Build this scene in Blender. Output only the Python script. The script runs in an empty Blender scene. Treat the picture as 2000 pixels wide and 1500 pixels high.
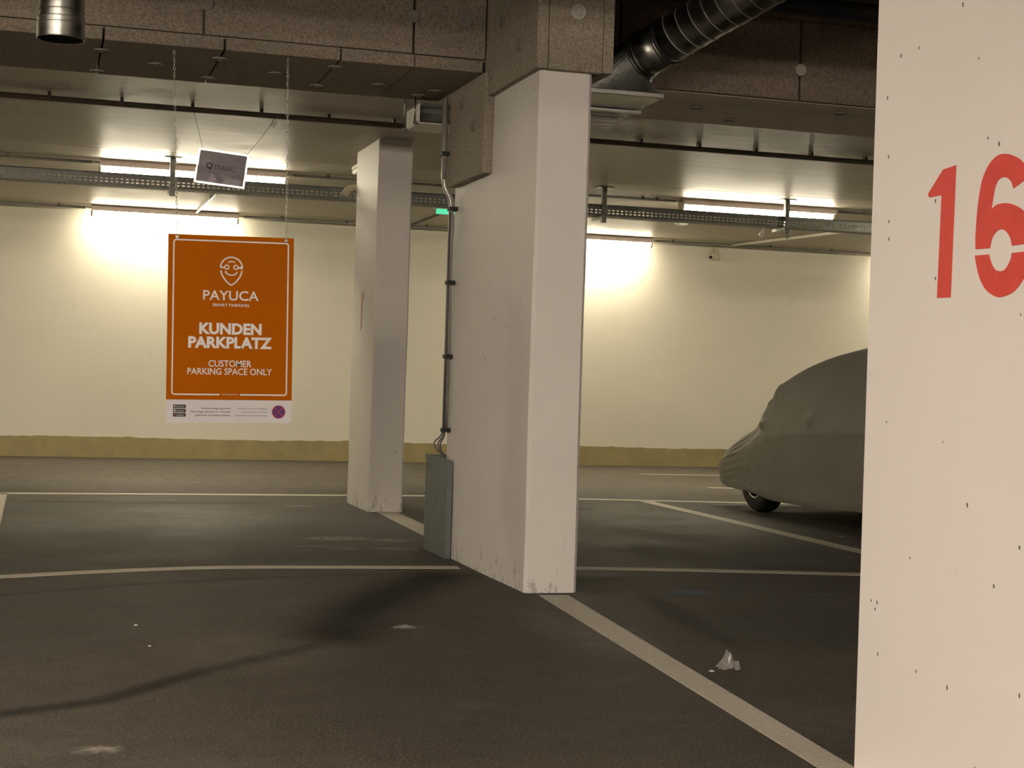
import bpy, bmesh, math, random
from mathutils import Vector, Matrix

# ------------------------------------------------------------------ camera, world, exposure
sc = bpy.context.scene
col = sc.collection
cam_d = bpy.data.cameras.new('camera')
cam = bpy.data.objects.new('camera', cam_d)
col.objects.link(cam)
sc.camera = cam
cam_d.sensor_fit = 'HORIZONTAL'
cam_d.sensor_width = 36.0
cam_d.lens = 36.0 * 3112.38 / 2000.0
cam_d.clip_start, cam_d.clip_end = 0.05, 200
_r = Vector((0.95767983, -0.28608451, 0.03170173))
_u = Vector((-0.02932669, 0.01258374, 0.99949067))
_f = Vector((0.28633772, 0.95812176, -0.00366128))
cam.matrix_world = Matrix(((_r.x, _u.x, -_f.x, 0.0), (_r.y, _u.y, -_f.y, 0.0), (_r.z, _u.z, -_f.z, 1.1), (0, 0, 0, 1)))

w = bpy.data.worlds.new('world')
sc.world = w
w.use_nodes = True
w.node_tree.nodes['Background'].inputs[0].default_value = (0, 0, 0, 1)      # an underground room: no sky
w.node_tree.nodes['Background'].inputs[1].default_value = 0.0

sc.view_settings.view_transform = 'Standard'
sc.view_settings.look = 'None'
sc.view_settings.gamma = 1.0
sc.view_settings.use_curve_mapping = False
sc.view_settings.exposure = 0.12
sc.cycles.use_denoising = True
sc.cycles.max_bounces = 5
sc.cycles.diffuse_bounces = 4
sc.cycles.glossy_bounces = 2
sc.cycles.transmission_bounces = 3
sc.cycles.use_adaptive_sampling = True
sc.cycles.adaptive_threshold = 0.07
sc.cycles.adaptive_min_samples = 16
sc.cycles.sample_clamp_indirect = 6.0
LAMP_POWER = 80.0            # radiance of the far lamps' diffusers
LAMP_POWER_WALL = 52.0       # dimmer setting for the lamps along the rear wall
LAMP_POWER_NEAR = 208.0        # and of the ones behind the camera
LAMP_COL = (1.0, 0.90, 0.66)
LAMP_COL_NEAR = (1.0, 0.87, 0.735)

rng = random.Random(7)
PI = math.pi

# ------------------------------------------------------------------ helpers
class MB:
    def __init__(s):
        s.v, s.f, s.sm = [], [], []
    def face(s, idx, smooth=False):
        s.f.append(tuple(idx)); s.sm.append(smooth)
    def box(s, x0, x1, y0, y1, z0, z1, b=0.0):
        if b <= 0:
            n = len(s.v)
            s.v += [(x0, y0, z0), (x1, y0, z0), (x1, y1, z0), (x0, y1, z0), (x0, y0, z1), (x1, y0, z1), (x1, y1, z1), (x0, y1, z1)]
            for q in ((0, 3, 2, 1), (4, 5, 6, 7), (0, 1, 5, 4), (1, 2, 6, 5), (2, 3, 7, 6), (3, 0, 4, 7)):
                s.face([n + i for i in q])
        else:
            bm = bmesh.new()
            bmesh.ops.create_cube(bm, size=1)
            for v in bm.verts:
                v.co = Vector((x0 + (v.co.x + .5) * (x1 - x0), y0 + (v.co.y + .5) * (y1 - y0), z0 + (v.co.z + .5) * (z1 - z0)))
            bmesh.ops.bevel(bm, geom=bm.edges[:], offset=b, segments=2, affect='EDGES', profile=.5)
            s.add_bm(bm)
        return s
    def add_bm(s, bm, smooth=False):
        n = len(s.v)
        bm.verts.index_update()
        s.v += [tuple(v.co) for v in bm.verts]
        for f in bm.faces:
            s.face([n + v.index for v in f.verts], smooth)
        bm.free()
    def tube(s, pts, r, seg=12, caps=True, smooth=True):
        pts = [Vector(p) for p in pts]
        rs = r if isinstance(r, (list, tuple)) else [r] * len(pts)
        n0 = len(s.v)
        t = (pts[1] - pts[0]).normalized()
        a = Vector((0, 0, 1)) if abs(t.z) < .9 else Vector((1, 0, 0))
        nrm = (a - t * a.dot(t)).normalized()
        for i, p in enumerate(pts):
            t = (pts[min(i + 1, len(pts) - 1)] - pts[max(i - 1, 0)]).normalized()
            nrm = (nrm - t * nrm.dot(t)).normalized()
            b = t.cross(nrm)
            for k in range(seg):
                an = 2 * PI * k / seg
                s.v.append(tuple(p + (nrm * math.cos(an) + b * math.sin(an)) * rs[i]))
        for i in range(len(pts) - 1):
            for k in range(seg):
                k2 = (k + 1) % seg
                s.face((n0 + i * seg + k, n0 + i * seg + k2, n0 + (i + 1) * seg + k2, n0 + (i + 1) * seg + k), smooth)
        if caps:
            s.face([n0 + k for k in range(seg)][::-1])
            s.face([n0 + (len(pts) - 1) * seg + k for k in range(seg)])
        return s
    def ring(s, c, axis, R, r, seg=16, sub=6):
        """a torus round axis"""
        c, ax = Vector(c), Vector(axis).normalized()
        a = Vector((0, 0, 1)) if abs(ax.z) < .9 else Vector((1, 0, 0))
        e1 = (a - ax * a.dot(ax)).normalized(); e2 = ax.cross(e1)
        n0 = len(s.v)
        for i in range(seg):
            an = 2 * PI * i / seg
            d = e1 * math.cos(an) + e2 * math.sin(an)
            for k in range(sub):
                b = 2 * PI * k / sub
                s.v.append(tuple(c + d * (R + r * math.cos(b)) + ax * r * math.sin(b)))
        for i in range(seg):
            for k in range(sub):
                s.face((n0 + i * sub + k, n0 + ((i + 1) % seg) * sub + k, n0 + ((i + 1) % seg) * sub + (k + 1) % sub, n0 + i * sub + (k + 1) % sub), True)
        return s
    def prism(s, poly, fn, h0, h1):
        """poly of 2-D points extruded between h0 and h1; fn(a, b, h) -> xyz"""
        n = len(poly); n0 = len(s.v)
        s.v += [tuple(fn(a, b, h0)) for a, b in poly] + [tuple(fn(a, b, h1)) for a, b in poly]
        s.face([n0 + i for i in range(n)][::-1]); s.face([n0 + n + i for i in range(n)])
        for i in range(n):
            j = (i + 1) % n
            s.face((n0 + i, n0 + j, n0 + n + j, n0 + n + i))
        return s
    def ribbon(s, pts, wd, fn, closed=False):
        pts = [Vector(p) for p in pts]
        n = len(pts); n0 = len(s.v)
        for i, p in enumerate(pts):
            a = pts[(i - 1) % n] if closed or i > 0 else p
            b = pts[(i + 1) % n] if closed or i < n - 1 else p
            t = (b - a).normalized(); nn = Vector((-t.y, t.x)) * wd / 2
            # widen at mitres
            if (closed or 0 < i < n - 1):
                t1 = (p - a).normalized()
                k = max(.4, abs(t.dot(t1))); nn /= k
            s.v += [tuple(fn(*(p + nn))), tuple(fn(*(p - nn)))]
        for i in range(n if closed else n - 1):
            j = (i + 1) % n
            s.face((n0 + 2 * i, n0 + 2 * i + 1, n0 + 2 * j + 1, n0 + 2 * j))
        return s
    def build(s, name, mat, parent=None, origin=None, fix=True):
        """origin: world point the vertices are measured from (the thing's own root)"""
        me = bpy.data.meshes.new(name)
        o0 = Vector(origin) if origin is not None else Vector((0, 0, 0))
        me.from_pydata([tuple(Vector(v) - o0) for v in s.v], [], s.f)
        me.polygons.foreach_set('use_smooth', s.sm)
        if fix:
            bm = bmesh.new(); bm.from_mesh(me)
            bmesh.ops.recalc_face_normals(bm, faces=bm.faces[:])
            bm.to_mesh(me); bm.free()
        if mat:
            me.materials.append(mat)
        o = bpy.data.objects.new(name, me)
        col.objects.link(o)
        if parent is not None:
            o.parent = parent
        elif origin is not None:
            o.location = o0
        return o

def tag(o, label=None, cat=None, group=None, kind=None):
    if label: o['label'] = label
    if cat: o['category'] = cat
    if group: o['group'] = group
    if kind: o['kind'] = kind
    return o

def empty(name, loc, label, cat, group=None, rot=(0, 0, 0)):
    o = bpy.data.objects.new(name, None)
    o.empty_display_size = .1
    col.objects.link(o)
    o.location = loc
    o.rotation_euler = rot
    return tag(o, label, cat, group)

def copy_tree(o, parent=None):
    c = o.copy(); col.objects.link(c)
    if parent is not None: c.parent = parent
    for ch in list(o.children): copy_tree(ch, c)
    return c

# ------------------------------------------------------------------ materials
class NT:
    def __init__(s, name):
        s.m = bpy.data.materials.new(name); s.m.use_nodes = True
        s.t = s.m.node_tree; s.b = s.t.nodes['Principled BSDF']
        s.tc = s.t.nodes.new('ShaderNodeTexCoord')
    def n(s, typ, **kw):
        x = s.t.nodes.new(typ)
        for k, v in kw.items():
            if k.startswith('i_'):
                x.inputs[k[2:].replace('_', ' ')].default_value = v
            else:
                setattr(x, k, v)
        return x
    def l(s, a, b): s.t.links.new(a, b)
    def coord(s, scale=(1, 1, 1)):
        mp = s.n('ShaderNodeMapping'); mp.inputs['Scale'].default_value = scale
        geo = s.n('ShaderNodeNewGeometry')
        s.l(geo.outputs['Position'], mp.inputs['Vector'])
        return mp.outputs['Vector']
    def noise(s, scale, detail=4, rough=.5, stretch=(1, 1, 1)):
        x = s.n('ShaderNodeTexNoise'); x.inputs['Scale'].default_value = scale
        x.inputs['Detail'].default_value = detail; x.inputs['Roughness'].default_value = rough
        s.l(s.coord(stretch), x.inputs['Vector'])
        return x.outputs['Fac']
    def vor(s, scale, stretch=(1, 1, 1), rnd=1.0):
        x = s.n('ShaderNodeTexVoronoi'); x.inputs['Scale'].default_value = scale
        x.inputs['Randomness'].default_value = rnd
        s.l(s.coord(stretch), x.inputs['Vector'])
        return x.outputs['Distance'], x.outputs['Color']
    def ramp(s, fac, stops):
        x = s.n('ShaderNodeValToRGB')
        e = x.color_ramp.elements
        while len(e) < len(stops): e.new(.5)
        for i, (p, c) in enumerate(stops):
            e[i].position = p
            e[i].color = (*c, 1) if len(c) == 3 else c
        s.l(fac, x.inputs['Fac'])
        return x.outputs['Color']
    def grey(s, fac, a, b, lo=0.0, hi=1.0):
        x = s.n('ShaderNodeMapRange'); x.clamp = True
        for i, v in enumerate((a, b, lo, hi)): x.inputs[1 + i].default_value = v
        s.l(fac, x.inputs[0])
        return x.outputs[0]
    def mix(s, fac, a, b, mode='MIX'):
        x = s.n('ShaderNodeMix', data_type='RGBA', blend_type=mode)
        if isinstance(fac, (int, float)): x.inputs[0].default_value = fac
        else: s.l(fac, x.inputs[0])
        for k, c in ((6, a), (7, b)):
            if isinstance(c, (tuple, list)): x.inputs[k].default_value = (*c[:3], 1)
            else: s.l(c, x.inputs[k])
        return x.outputs[2]
    def math(s, op, a, b=None):
        x = s.n('ShaderNodeMath', operation=op)
        for k, c in ((0, a), (1, b)):
            if c is None: continue
            if isinstance(c, (int, float)): x.inputs[k].default_value = c
            else: s.l(c, x.inputs[k])
        return x.outputs[0]
    def bump(s, h, strength, dist=.01):
        x = s.n('ShaderNodeBump'); x.inputs['Strength'].default_value = strength
        x.inputs['Distance'].default_value = dist
        s.l(h, x.inputs['Height']); s.l(x.outputs['Normal'], s.b.inputs['Normal'])
    def set(s, colr=None, rough=None, metal=None, **kw):
        for k, c in (('Base Color', colr), ('Roughness', rough), ('Metallic', metal)):
            if c is None: continue
            if isinstance(c, (int, float)): s.b.inputs[k].default_value = c
            elif isinstance(c, (tuple, list)): s.b.inputs[k].default_value = (*c[:3], 1)
            else: s.l(c, s.b.inputs[k])
        for k, v in kw.items(): s.b.inputs[k.replace('_', ' ')].default_value = v
        return s.m

def plain(name, c, rough=.5, metal=0.0, var=.12, scale=9.0):
    t = NT(name)
    n = t.noise(scale, 4)
    cc = t.ramp(n, [(.25, tuple(x * (1 - var) for x in c)), (.75, tuple(min(1, x * (1 + var)) for x in c))])
    t.bump(t.noise(scale * 8, 3), .08, .003)
    return t.set(cc, rough, metal)

def painted(name, c, chip=(.12, .10, .08), chip_scale=11.0, chip_amt=.10, rough=.55, bumpy=.25, blot=.06, scuff=0.0):
    """white masonry paint with chips, scuffs and slight unevenness"""
    t = NT(name)
    base = t.ramp(t.noise(1.6, 5, .6), [(.3, tuple(x * (1 - blot) for x in c)), (.7, c)])
    d, cl = t.vor(chip_scale, (1, 1, .6))
    sep = t.n('ShaderNodeSeparateColor'); t.l(cl, sep.inputs[0])
    size = t.math('MULTIPLY', t.grey(sep.outputs[0], .55, 1.0), chip_amt)
    nn = t.noise(90, 3)
    dd = t.math('ADD', d, t.math('MULTIPLY', t.math('SUBTRACT', nn, .5), .12))
    mask = t.math('LESS_THAN', dd, size)
    sc2 = t.grey(t.noise(3.2, 8, .72, (1, 1, .35)), .66, .74)
    base = t.mix(t.math('MULTIPLY', sc2, .28), base, tuple(x * .55 for x in c))
    base = t.mix(mask, base, chip)
    if scuff > 0:
        sx = t.n('ShaderNodeSeparateXYZ'); gg = t.n('ShaderNodeNewGeometry'); t.l(gg.outputs['Position'], sx.inputs[0])
        low = t.grey(sx.outputs[2], .05, scuff, 1, 0)
        sn = t.noise(17, 7, .72, (1, 1, .55))
        sm_ = t.grey(t.math('ADD', sn, t.math('MULTIPLY', low, .17)), .715, .75)
        base = t.mix(t.math('MULTIPLY', sm_, .45), base, (.13, .11, .085))
    h = t.math('ADD', t.math('MULTIPLY', t.noise(14, 4, .6, (1, 1, .5)), .7), t.math('MULTIPLY', t.noise(120, 2), .25))
    t.bump(h, bumpy, .012)
    return t.set(base, rough)

def concrete(name, c, rough=.55, streak=(1, 9, 9), bumpy=.15, var=.16):
    t = NT(name)
    a = t.noise(.9, 6, .6, streak)
    b = t.noise(3.0, 6, .65)
    base = t.ramp(t.math('ADD', t.math('MULTIPLY', a, .6), t.math('MULTIPLY', b, .4)),
                  [(.35, tuple(x * (1 - var) for x in c)), (.65, tuple(x * (1 + var) for x in c))])
    d, cl = t.vor(5.0)
    base = t.mix(t.math('MULTIPLY', t.math('LESS_THAN', d, .035), .7), base, tuple(x * .35 for x in c))
    t.bump(t.noise(30, 3, .6, streak), bumpy, .006)
    rr = t.grey(b, .3, .7, rough - .06, rough + .08)
    return t.set(base, rr)

def woodwool(name, c):
    t = NT(name)
    f = t.noise(75, 5, .75)
    big = t.noise(1.4, 4, .6)
    base = t.ramp(f, [(.32, tuple(x * .45 for x in c)), (.5, c), (.70, tuple(min(1, x * 1.5) for x in c))])
    base = t.mix(t.grey(big, .4, .7, 0, .35), base, tuple(x * .7 for x in c))
    t.bump(t.noise(110, 4, .7), .7, .012)
    return t.set(base, .95)

def metal(name, c, rough=.35, var=.15, scale=25, stretch=(1, 1, 1)):
    t = NT(name)
    n = t.noise(scale, 5, .6, stretch)
    cc = t.ramp(n, [(.3, tuple(x * (1 - var) for x in c)), (.7, tuple(min(1, x * (1 + var)) for x in c))])
    return t.set(cc, t.grey(n, .3, .7, rough - .07, rough + .1), 1.0)

def emit(name, c, s):
    t = NT(name)
    t.b.inputs['Emission Color'].default_value = (*c, 1)
    t.b.inputs['Emission Strength'].default_value = s
    return t.set(c, .3)

M = {}
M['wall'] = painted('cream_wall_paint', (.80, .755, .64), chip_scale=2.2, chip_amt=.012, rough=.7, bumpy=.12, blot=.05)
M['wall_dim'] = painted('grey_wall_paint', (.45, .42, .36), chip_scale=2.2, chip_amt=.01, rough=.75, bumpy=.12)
M['stripe'] = plain('olive_stripe_paint', (.36, .295, .135), .65, var=.12, scale=6)
M['pillar'] = painted('white_pillar_paint', (.70, .655, .605), chip_scale=9, chip_amt=.06, rough=.6, bumpy=.35, scuff=.30)
M['pillar_near'] = painted('chipped_white_paint', (.80, .745, .69), chip_scale=17, chip_amt=.13, rough=.55, bumpy=.22, blot=.03)
M['ceil'] = concrete('shuttered_concrete', (.42, .375, .295), .47, (.25, 9, 9), .12)
M['ceil_dark'] = concrete('dark_concrete', (.16, .145, .12), .7, (.25, 6, 6), .2)
M['soffit'] = concrete('beam_concrete', (.56, .49, .38), .6, (.3, 5, 5), .25, .2)
M['wool'] = woodwool('wood_wool_board', (.255, .213, .160))
M['wool_cap'] = woodwool('pale_wool_board', (.34, .29, .22))
M['wool_red'] = woodwool('red_brown_board', (.24, .185, .14))
M['wool_soffit'] = woodwool('soffit_wool_board', (.22, .19, .15))
M['washer'] = plain('dull_washer_zinc', (.22, .20, .165), .7)
M['galv'] = metal('galvanised_steel', (.27, .265, .24), .33, .25, 7, (1, 1, 3))
M['galv_hood'] = metal('hood_steel', (.13, .13, .115), .38, .3, 5)
M['washer_light'] = plain('bright_washer_zinc', (.46, .43, .36), .55)
M['galv_dark'] = metal('tray_steel', (.20, .205, .19), .5, .2, 12)
M['dark'] = plain('dark_rubber', (.015, .014, .013), .7)
M['black'] = plain('black_void', (.006, .006, .006), .9)
M['white_metal'] = plain('white_enamel', (.78, .75, .66), .4)
M['plastic'] = plain('cream_plastic', (.60, .54, .40), .45)
M['housing'] = plain('lamp_housing_plastic', (.80, .66, .60), .5)
M['grey_paint'] = plain('grey_green_enamel', (.135, .155, .145), .5, var=.15, scale=14)
M['conduit'] = plain('conduit_zinc', (.40, .375, .335), .32, .35, .1)
M['conduit_grey'] = plain('grey_plastic_conduit', (.24, .225, .20), .4)
M['pipe_brown'] = plain('brown_pipe_paint', (.13, .105, .085), .5)
M['red'] = None
t = NT('red_stencil_paint')
t.bump(t.noise(14, 6, .6, (1, 1, .5)), .2, .01)
d_, c_ = t.vor(26)
rc = t.ramp(t.noise(18, 5), [(.3, (.62, .040, .028)), (.7, (.72, .055, .040))])
rc = t.mix(t.math('LESS_THAN', d_, .035), rc, (.16, .02, .02))
M['red'] = t.set(rc, .5)
M['orange'] = plain('orange_print', (.45, .110, .0), .6, var=.03, scale=3)
M['orange'].node_tree.nodes['Principled BSDF'].inputs['Specular IOR Level'].default_value = .05
M['print_white'] = plain('white_print', (.80, .77, .73), .45, var=.03)
M['strip_white'] = plain('white_sign_strip', (.70, .67, .68), .42, var=.03)
M['print_black'] = plain('black_print', (.02, .018, .018), .45)
M['print_grey'] = plain('grey_print', (.055, .05, .055), .4)
M['print_blue'] = plain('blue_print', (.05, .018, .16), .4)
M['print_red'] = plain('red_print', (.40, .02, .06), .4)
M['string'] = plain('string_fibre', (.16, .13, .10), .8)
M['chain'] = metal('chain_steel', (.55, .53, .48), .3)
M['wire'] = plain('wire_insulation', (.10, .09, .08), .5)
M['rim'] = metal('wheel_alloy', (.55, .54, .5), .35)

t = NT('grey_stretch_cover')
f1 = t.noise(3.0, 4, .5)
base = t.ramp(f1, [(.3, (.215, .198, .155)), (.7, (.245, .225, .178))])
t.bump(t.noise(420, 2), .10, .002)
t.b.inputs['Sheen Weight'].default_value = .25
t.b.inputs['Sheen Roughness'].default_value = .4
M['cover'] = t.set(base, .55)

t = NT('line_paint')
wn = t.noise(7, 8, .7)
fine = t.noise(60, 4, .6)
base = t.ramp(fine, [(.3, (.40, .36, .29)), (.7, (.56, .51, .42))])
base = t.mix(t.grey(wn, .60, .74, 0, .75), base, (.10, .09, .075))
t.bump(fine, .2, .004)
M['line'] = t.set(base, .6)

t = NT('laminated_paper')
t.bump(t.noise(16, 4, .6), .55, .02)
M['paper'] = t.set((.36, .33, .36), .22, Transmission_Weight=0.0)
t = NT('clear_laminate')
M['laminate'] = t.set((.97, .93, .90), .45, Transmission_Weight=.75)
t = NT('crumpled_film')
t.b.inputs['Alpha'].default_value = .50
M['film'] = t.set((.34, .32, .29), .22)
M['green_glow'] = emit('green_exit_panel', (.10, .75, .42), .75)
M['lamp'] = emit('lamp_diffuser', LAMP_COL, LAMP_POWER)
M['lamp_wall'] = emit('lamp_diffuser_wall', LAMP_COL, LAMP_POWER_WALL)
M['lamp_near'] = emit('lamp_diffuser_near', LAMP_COL_NEAR, LAMP_POWER_NEAR)

# floor: worn asphalt; stains, worn spots, painted far sheen and chalk are attributes with shapes of their own
t = NT('worn_asphalt')
def attr(nm):
    a = t.n('ShaderNodeAttribute'); a.attribute_name = nm
    return a.outputs['Fac']
n1 = t.noise(1.3, 7, .66); n2 = t.noise(95, 3, .7); n3 = t.noise(5, 6, .65, (.5, 1, 1))
base = t.ramp(n1, [(.34, (.022, .018, .0125)), (.5, (.044, .035, .025)), (.66, (.080, .065, .048))])
mott = t.noise(11, 6, .7)
base = t.mix(t.grey(mott, .40, .62, 0, .55), base, (.018, .015, .011))
base = t.mix(t.grey(n2, .49, .62, 0, .85), base, (.125, .103, .078))
grit, gc_ = t.vor(75)
base = t.mix(t.math('MULTIPLY', t.math('LESS_THAN', grit, .16), .35), base, (.20, .17, .13))
base = t.mix(t.grey(n3, .50, .75, 0, .6), base, (.026, .022, .017))
dv, cv = t.vor(34)
base = t.mix(t.math('MULTIPLY', t.math('LESS_THAN', dv, .05), .5), base, (.25, .22, .17))
sps = t.math('SUBTRACT', .38, t.math('MULTIPLY', attr('stain'), .30))
t.l(sps, t.b.inputs['Specular IOR Level'])
brk = t.grey(t.noise(9, 6, .7), .3, .62, .15, 1.0)
base = t.mix(t.math('MULTIPLY', attr('stain'), .9), base, (.008, .007, .0055))
base = t.mix(t.math('MULTIPLY', t.math('MULTIPLY', attr('wear_and_sheen'), brk), .9), base, (.20, .175, .14))
base = t.mix(t.math('MULTIPLY', t.math('MULTIPLY', attr('white'), t.grey(t.noise(22, 6, .75), .42, .58)), .9), base, (.33, .30, .25))
base = t.mix(t.math('MULTIPLY', t.math('MULTIPLY', attr('chalk'), t.grey(t.noise(30, 6, .7), .30, .55)), .85), base, (.06, .11, .20))
t.bump(t.math('ADD', n2, t.math('MULTIPLY', n3, .4)), .45, .006)
rg = t.grey(n1, .3, .7, .58, .78)
M['floor'] = t.set(base, rg)

# ------------------------------------------------------------------ the setting
ZC = 2.97          # rear ceiling
ZF = 3.33          # ceiling in front of the boarded beam
YW = 19.60         # back wall
X0, X1, Y0 = -9.0, 15.0, -8.0

# floor with a fine grid where the camera looks
def capsules(pts, r0, soft):
    def fn(x, y):
        best = 9
        for (ax, ay), (bx, by) in zip(pts[:-1], pts[1:]):
            dx, dy = bx - ax, by - ay
            q = max(0, min(1, ((x - ax) * dx + (y - ay) * dy) / (dx * dx + dy * dy)))
            best = min(best, math.hypot(x - ax - q * dx, y - ay - q * dy))
        return max(0, min(1, 1 - (best - r0) / soft))
    return fn
def ell(cx, cy, rx, ry, a=0):
    ca, sa = math.cos(a), math.sin(a)
    def fn(x, y):
        u = ((x - cx) * ca + (y - cy) * sa) / rx; v = (-(x - cx) * sa + (y - cy) * ca) / ry
        return max(0, min(1, (1 - math.hypot(u, v)) * 2.0))
    return fn
trail = capsules([(-.60, 5.05), (-.076, 5.21), (.241, 5.384), (.621, 5.865), (1.068, 6.308), (1.30, 6.65)], .022, .055)
pool = capsules([(1.20, 6.55), (1.45, 7.25), (1.75, 7.85), (2.15, 8.5)], .06, .26)
crack = capsules([(-.9, 7.55), (-.12, 7.9), (.45, 8.2), (1.1, 8.45), (1.9, 8.6)], .0, .07)
drip = ell(2.95, 6.9, .12, 1.0, -.12)
ROUGHF = lambda x, y: .94 + .06 * math.sin(3.1 * x + 2 * math.sin(1.7 * y)) * math.sin(2.3 * y)
stains = [(trail, .85), (pool, 1.0), (crack, .55), (drip, .6), (ell(3.6, 6.6, 1.0, .9), .35), (ell(.9, 13.2, 1.3, .13), .6), (ell(4.4, 12.9, .35, .10), .8), (ell(3.2, 11.4, .35, 1.1), .7)]
wears_and_sheen = [(ell(1.1, 12.0, 1.1, 1.1), .55), (ell(-.1, 11.4, 1.4, .9), .35), (ell(5.0, 11.8, .9, 1.3), .45), (ell(4.0, 17.2, 16, 3.1), .85), (ell(2.35, 6.6, .28, .9), .45), (ell(.85, 6.3, .45, .6), .3), (ell(3.3, 10.9, .4, .5), .3), (ell(3.1, 8.5, .5, .12), .4)]  # worn spots; the broad rear ellipse paints the floor sheen before the back wall
whites = [(ell(1.95, 10.45, .28, .16), 1), (ell(2.28, 10.35, .2, .12), .9), (ell(2.2, 9.85, .2, .1), .7), (ell(1.9, 9.85, .12, .07), .9), (ell(1.75, 10.0, .22, .05), .8), (ell(2.1, 13.0, .14, .05), 1), (ell(.20, 4.70, .085, .055), 1), (ell(1.57, 6.76, .09, .05), .6), (ell(3.05, 9.6, .3, .2), .25)]
chalks = [(ell(3.32, 7.78, .20, .09), 1), (ell(4.05, 7.66, .16, .08), .8), (ell(1.6, 9.12, .45, .06), .8), (ell(4.6, 9.2, .7, .3), .30)]
m = MB()
gx0, gx1, gy0, gy1, st = -1.2, 6.0, 3.4, 14.4, .04
nx, ny = int(round((gx1 - gx0) / st)), int(round((gy1 - gy0) / st))
for j in range(ny + 1):
    for i in range(nx + 1):
        m.v.append((gx0 + i * st, gy0 + j * st, 0.0))
for j in range(ny):
    for i in range(nx):
        a = j * (nx + 1) + i
        m.face((a, a + 1, a + nx + 2, a + nx + 1))
def floor_quads():
    # the rest of the floor: strips round the fine grid, sharing its edge lines, cut coarsely enough for the broad painted sheen
    xs = [X0, -6, -3.5, gx0, gx1, 8, 10, 12.5, X1]
    ys = [Y0, -4, 0, gy0, gy1, 15.2, 15.6, 15.9, 16.2, 16.6, 17.1, 17.6, 18.4, YW]
    for a, b in zip(xs[:-1], xs[1:]):
        for c, d in zip(ys[:-1], ys[1:]):
            if a >= gx0 and b <= gx1 and c >= gy0 and d <= gy1: continue
            n = len(m.v)
            k = max(1, int(round((b - a) / .6))) if c >= gy1 else 1
            for q in range(k):
                xa, xb = a + (b - a) * q / k, a + (b - a) * (q + 1) / k
                n = len(m.v)
                m.v += [(xa, c, 0), (xb, c, 0), (xb, d, 0), (xa, d, 0)]
                m.face((n, n + 1, n + 2, n + 3))
floor_quads()
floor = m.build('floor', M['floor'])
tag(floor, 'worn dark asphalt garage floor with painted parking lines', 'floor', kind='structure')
for nm, lst in (('stain', stains), ('wear_and_sheen', wears_and_sheen), ('white', whites), ('chalk', chalks)):
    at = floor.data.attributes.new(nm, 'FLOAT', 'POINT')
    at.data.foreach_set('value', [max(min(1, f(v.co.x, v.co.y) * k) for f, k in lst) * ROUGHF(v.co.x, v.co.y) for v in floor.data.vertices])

def line(pts, wd, nm='parking_line'):
    mm = MB()
    P = [Vector((p[0], p[1])) for p in pts]
    W = wd if isinstance(wd, (list, tuple)) else [wd] * len(P)
    Q = []
    for i, p in enumerate(P):
        tt = (P[min(i + 1, len(P) - 1)] - P[max(i - 1, 0)]).normalized()
        nn = Vector((-tt.y, tt.x)) * W[i] / 2
        Q.append((p + nn, p - nn))
    for (a, b), (c, d) in zip(Q[:-1], Q[1:]):
        n = len(mm.v)
        for z in (.0005, .003):
            mm.v += [(a.x, a.y, z), (b.x, b.y, z), (d.x, d.y, z), (c.x, c.y, z)]
        mm.face((n + 4, n + 5, n + 6, n + 7))
        mm.face((n, n + 1, n + 5, n + 4)); mm.face((n + 2, n + 3, n + 7, n + 6))
        mm.face((n + 1, n + 2, n + 6, n + 5)); mm.face((n + 3, n, n + 4, n + 7))
    return mm.build(nm, M['line'], floor)
def dense(pts, k=6):
    out = []
    P = [pts[0]] + list(pts) + [pts[-1]]
    for i in range(1, len(P) - 2):
        a, b, c, d = (Vector(q) for q in P[i - 1:i + 3])
        for q in range(k):
            u = q / k
            out.append(.5 * ((2 * b) + (c - a) * u + (2 * a - 5 * b + 4 * c - d) * u * u + (3 * b - a - 3 * c + d) * u ** 3))
    out.append(Vector(pts[-1]))
    return out
line(dense([(-2.6, 7.6), (-1.2, 8.17), (-.145, 8.549), (.238, 8.701), (.644, 8.83), (1.011, 8.905), (1.494, 8.91), (2.36, 8.86)]), .115)
line(dense([(2.75, 8.86), (3.06, 8.811), (3.888, 8.663), (4.708, 8.465), (6.2, 8.1)]), .125)
line(dense([(-.30, 13.99), (1.2, 14.06), (2.668, 14.105), (3.6, 14.12), (5.2, 13.88), (6.27, 13.68), (7.6, 13.5), (9.5, 13.3)]), .15)
line([(5.43, 13.72), (5.39, 9.7), (5.36, 5.0)], .13)
line([(2.557, 7.70), (2.256, 4.153), (2.19, 3.4)], [.155, .11, .10])
line([(2.71, 12.46), (2.66, 10.6), (2.65, 9.55)], [.17, .17, .17])
line([(6.95, 17.80), (9.6, 17.72)], .12)
line([(6.88, 15.62), (9.0, 15.35)], .12)
line([(-.27, 14.0), (-.27, 8.6)], .14)

def slab(name, x0, x1, y0, y1, z0, z1, mat, label, cat):
    o = MB().box(x0, x1, y0, y1, z0, z1).build(name, mat)
    return tag(o, label, cat, kind='structure')
slab('wall_back', X0, X1, YW, YW + .25, 0, ZF, M['wall'], 'cream painted rear wall behind the orange sign and the covered car', 'wall')
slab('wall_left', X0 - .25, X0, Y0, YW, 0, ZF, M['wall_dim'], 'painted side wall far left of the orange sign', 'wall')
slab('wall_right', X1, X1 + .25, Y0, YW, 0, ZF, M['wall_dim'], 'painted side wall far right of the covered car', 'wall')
slab('wall_front', X0, X1, Y0 - .25, Y0, 0, ZF, M['wall_dim'], 'painted wall on the viewer side of the garage', 'wall')
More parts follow.
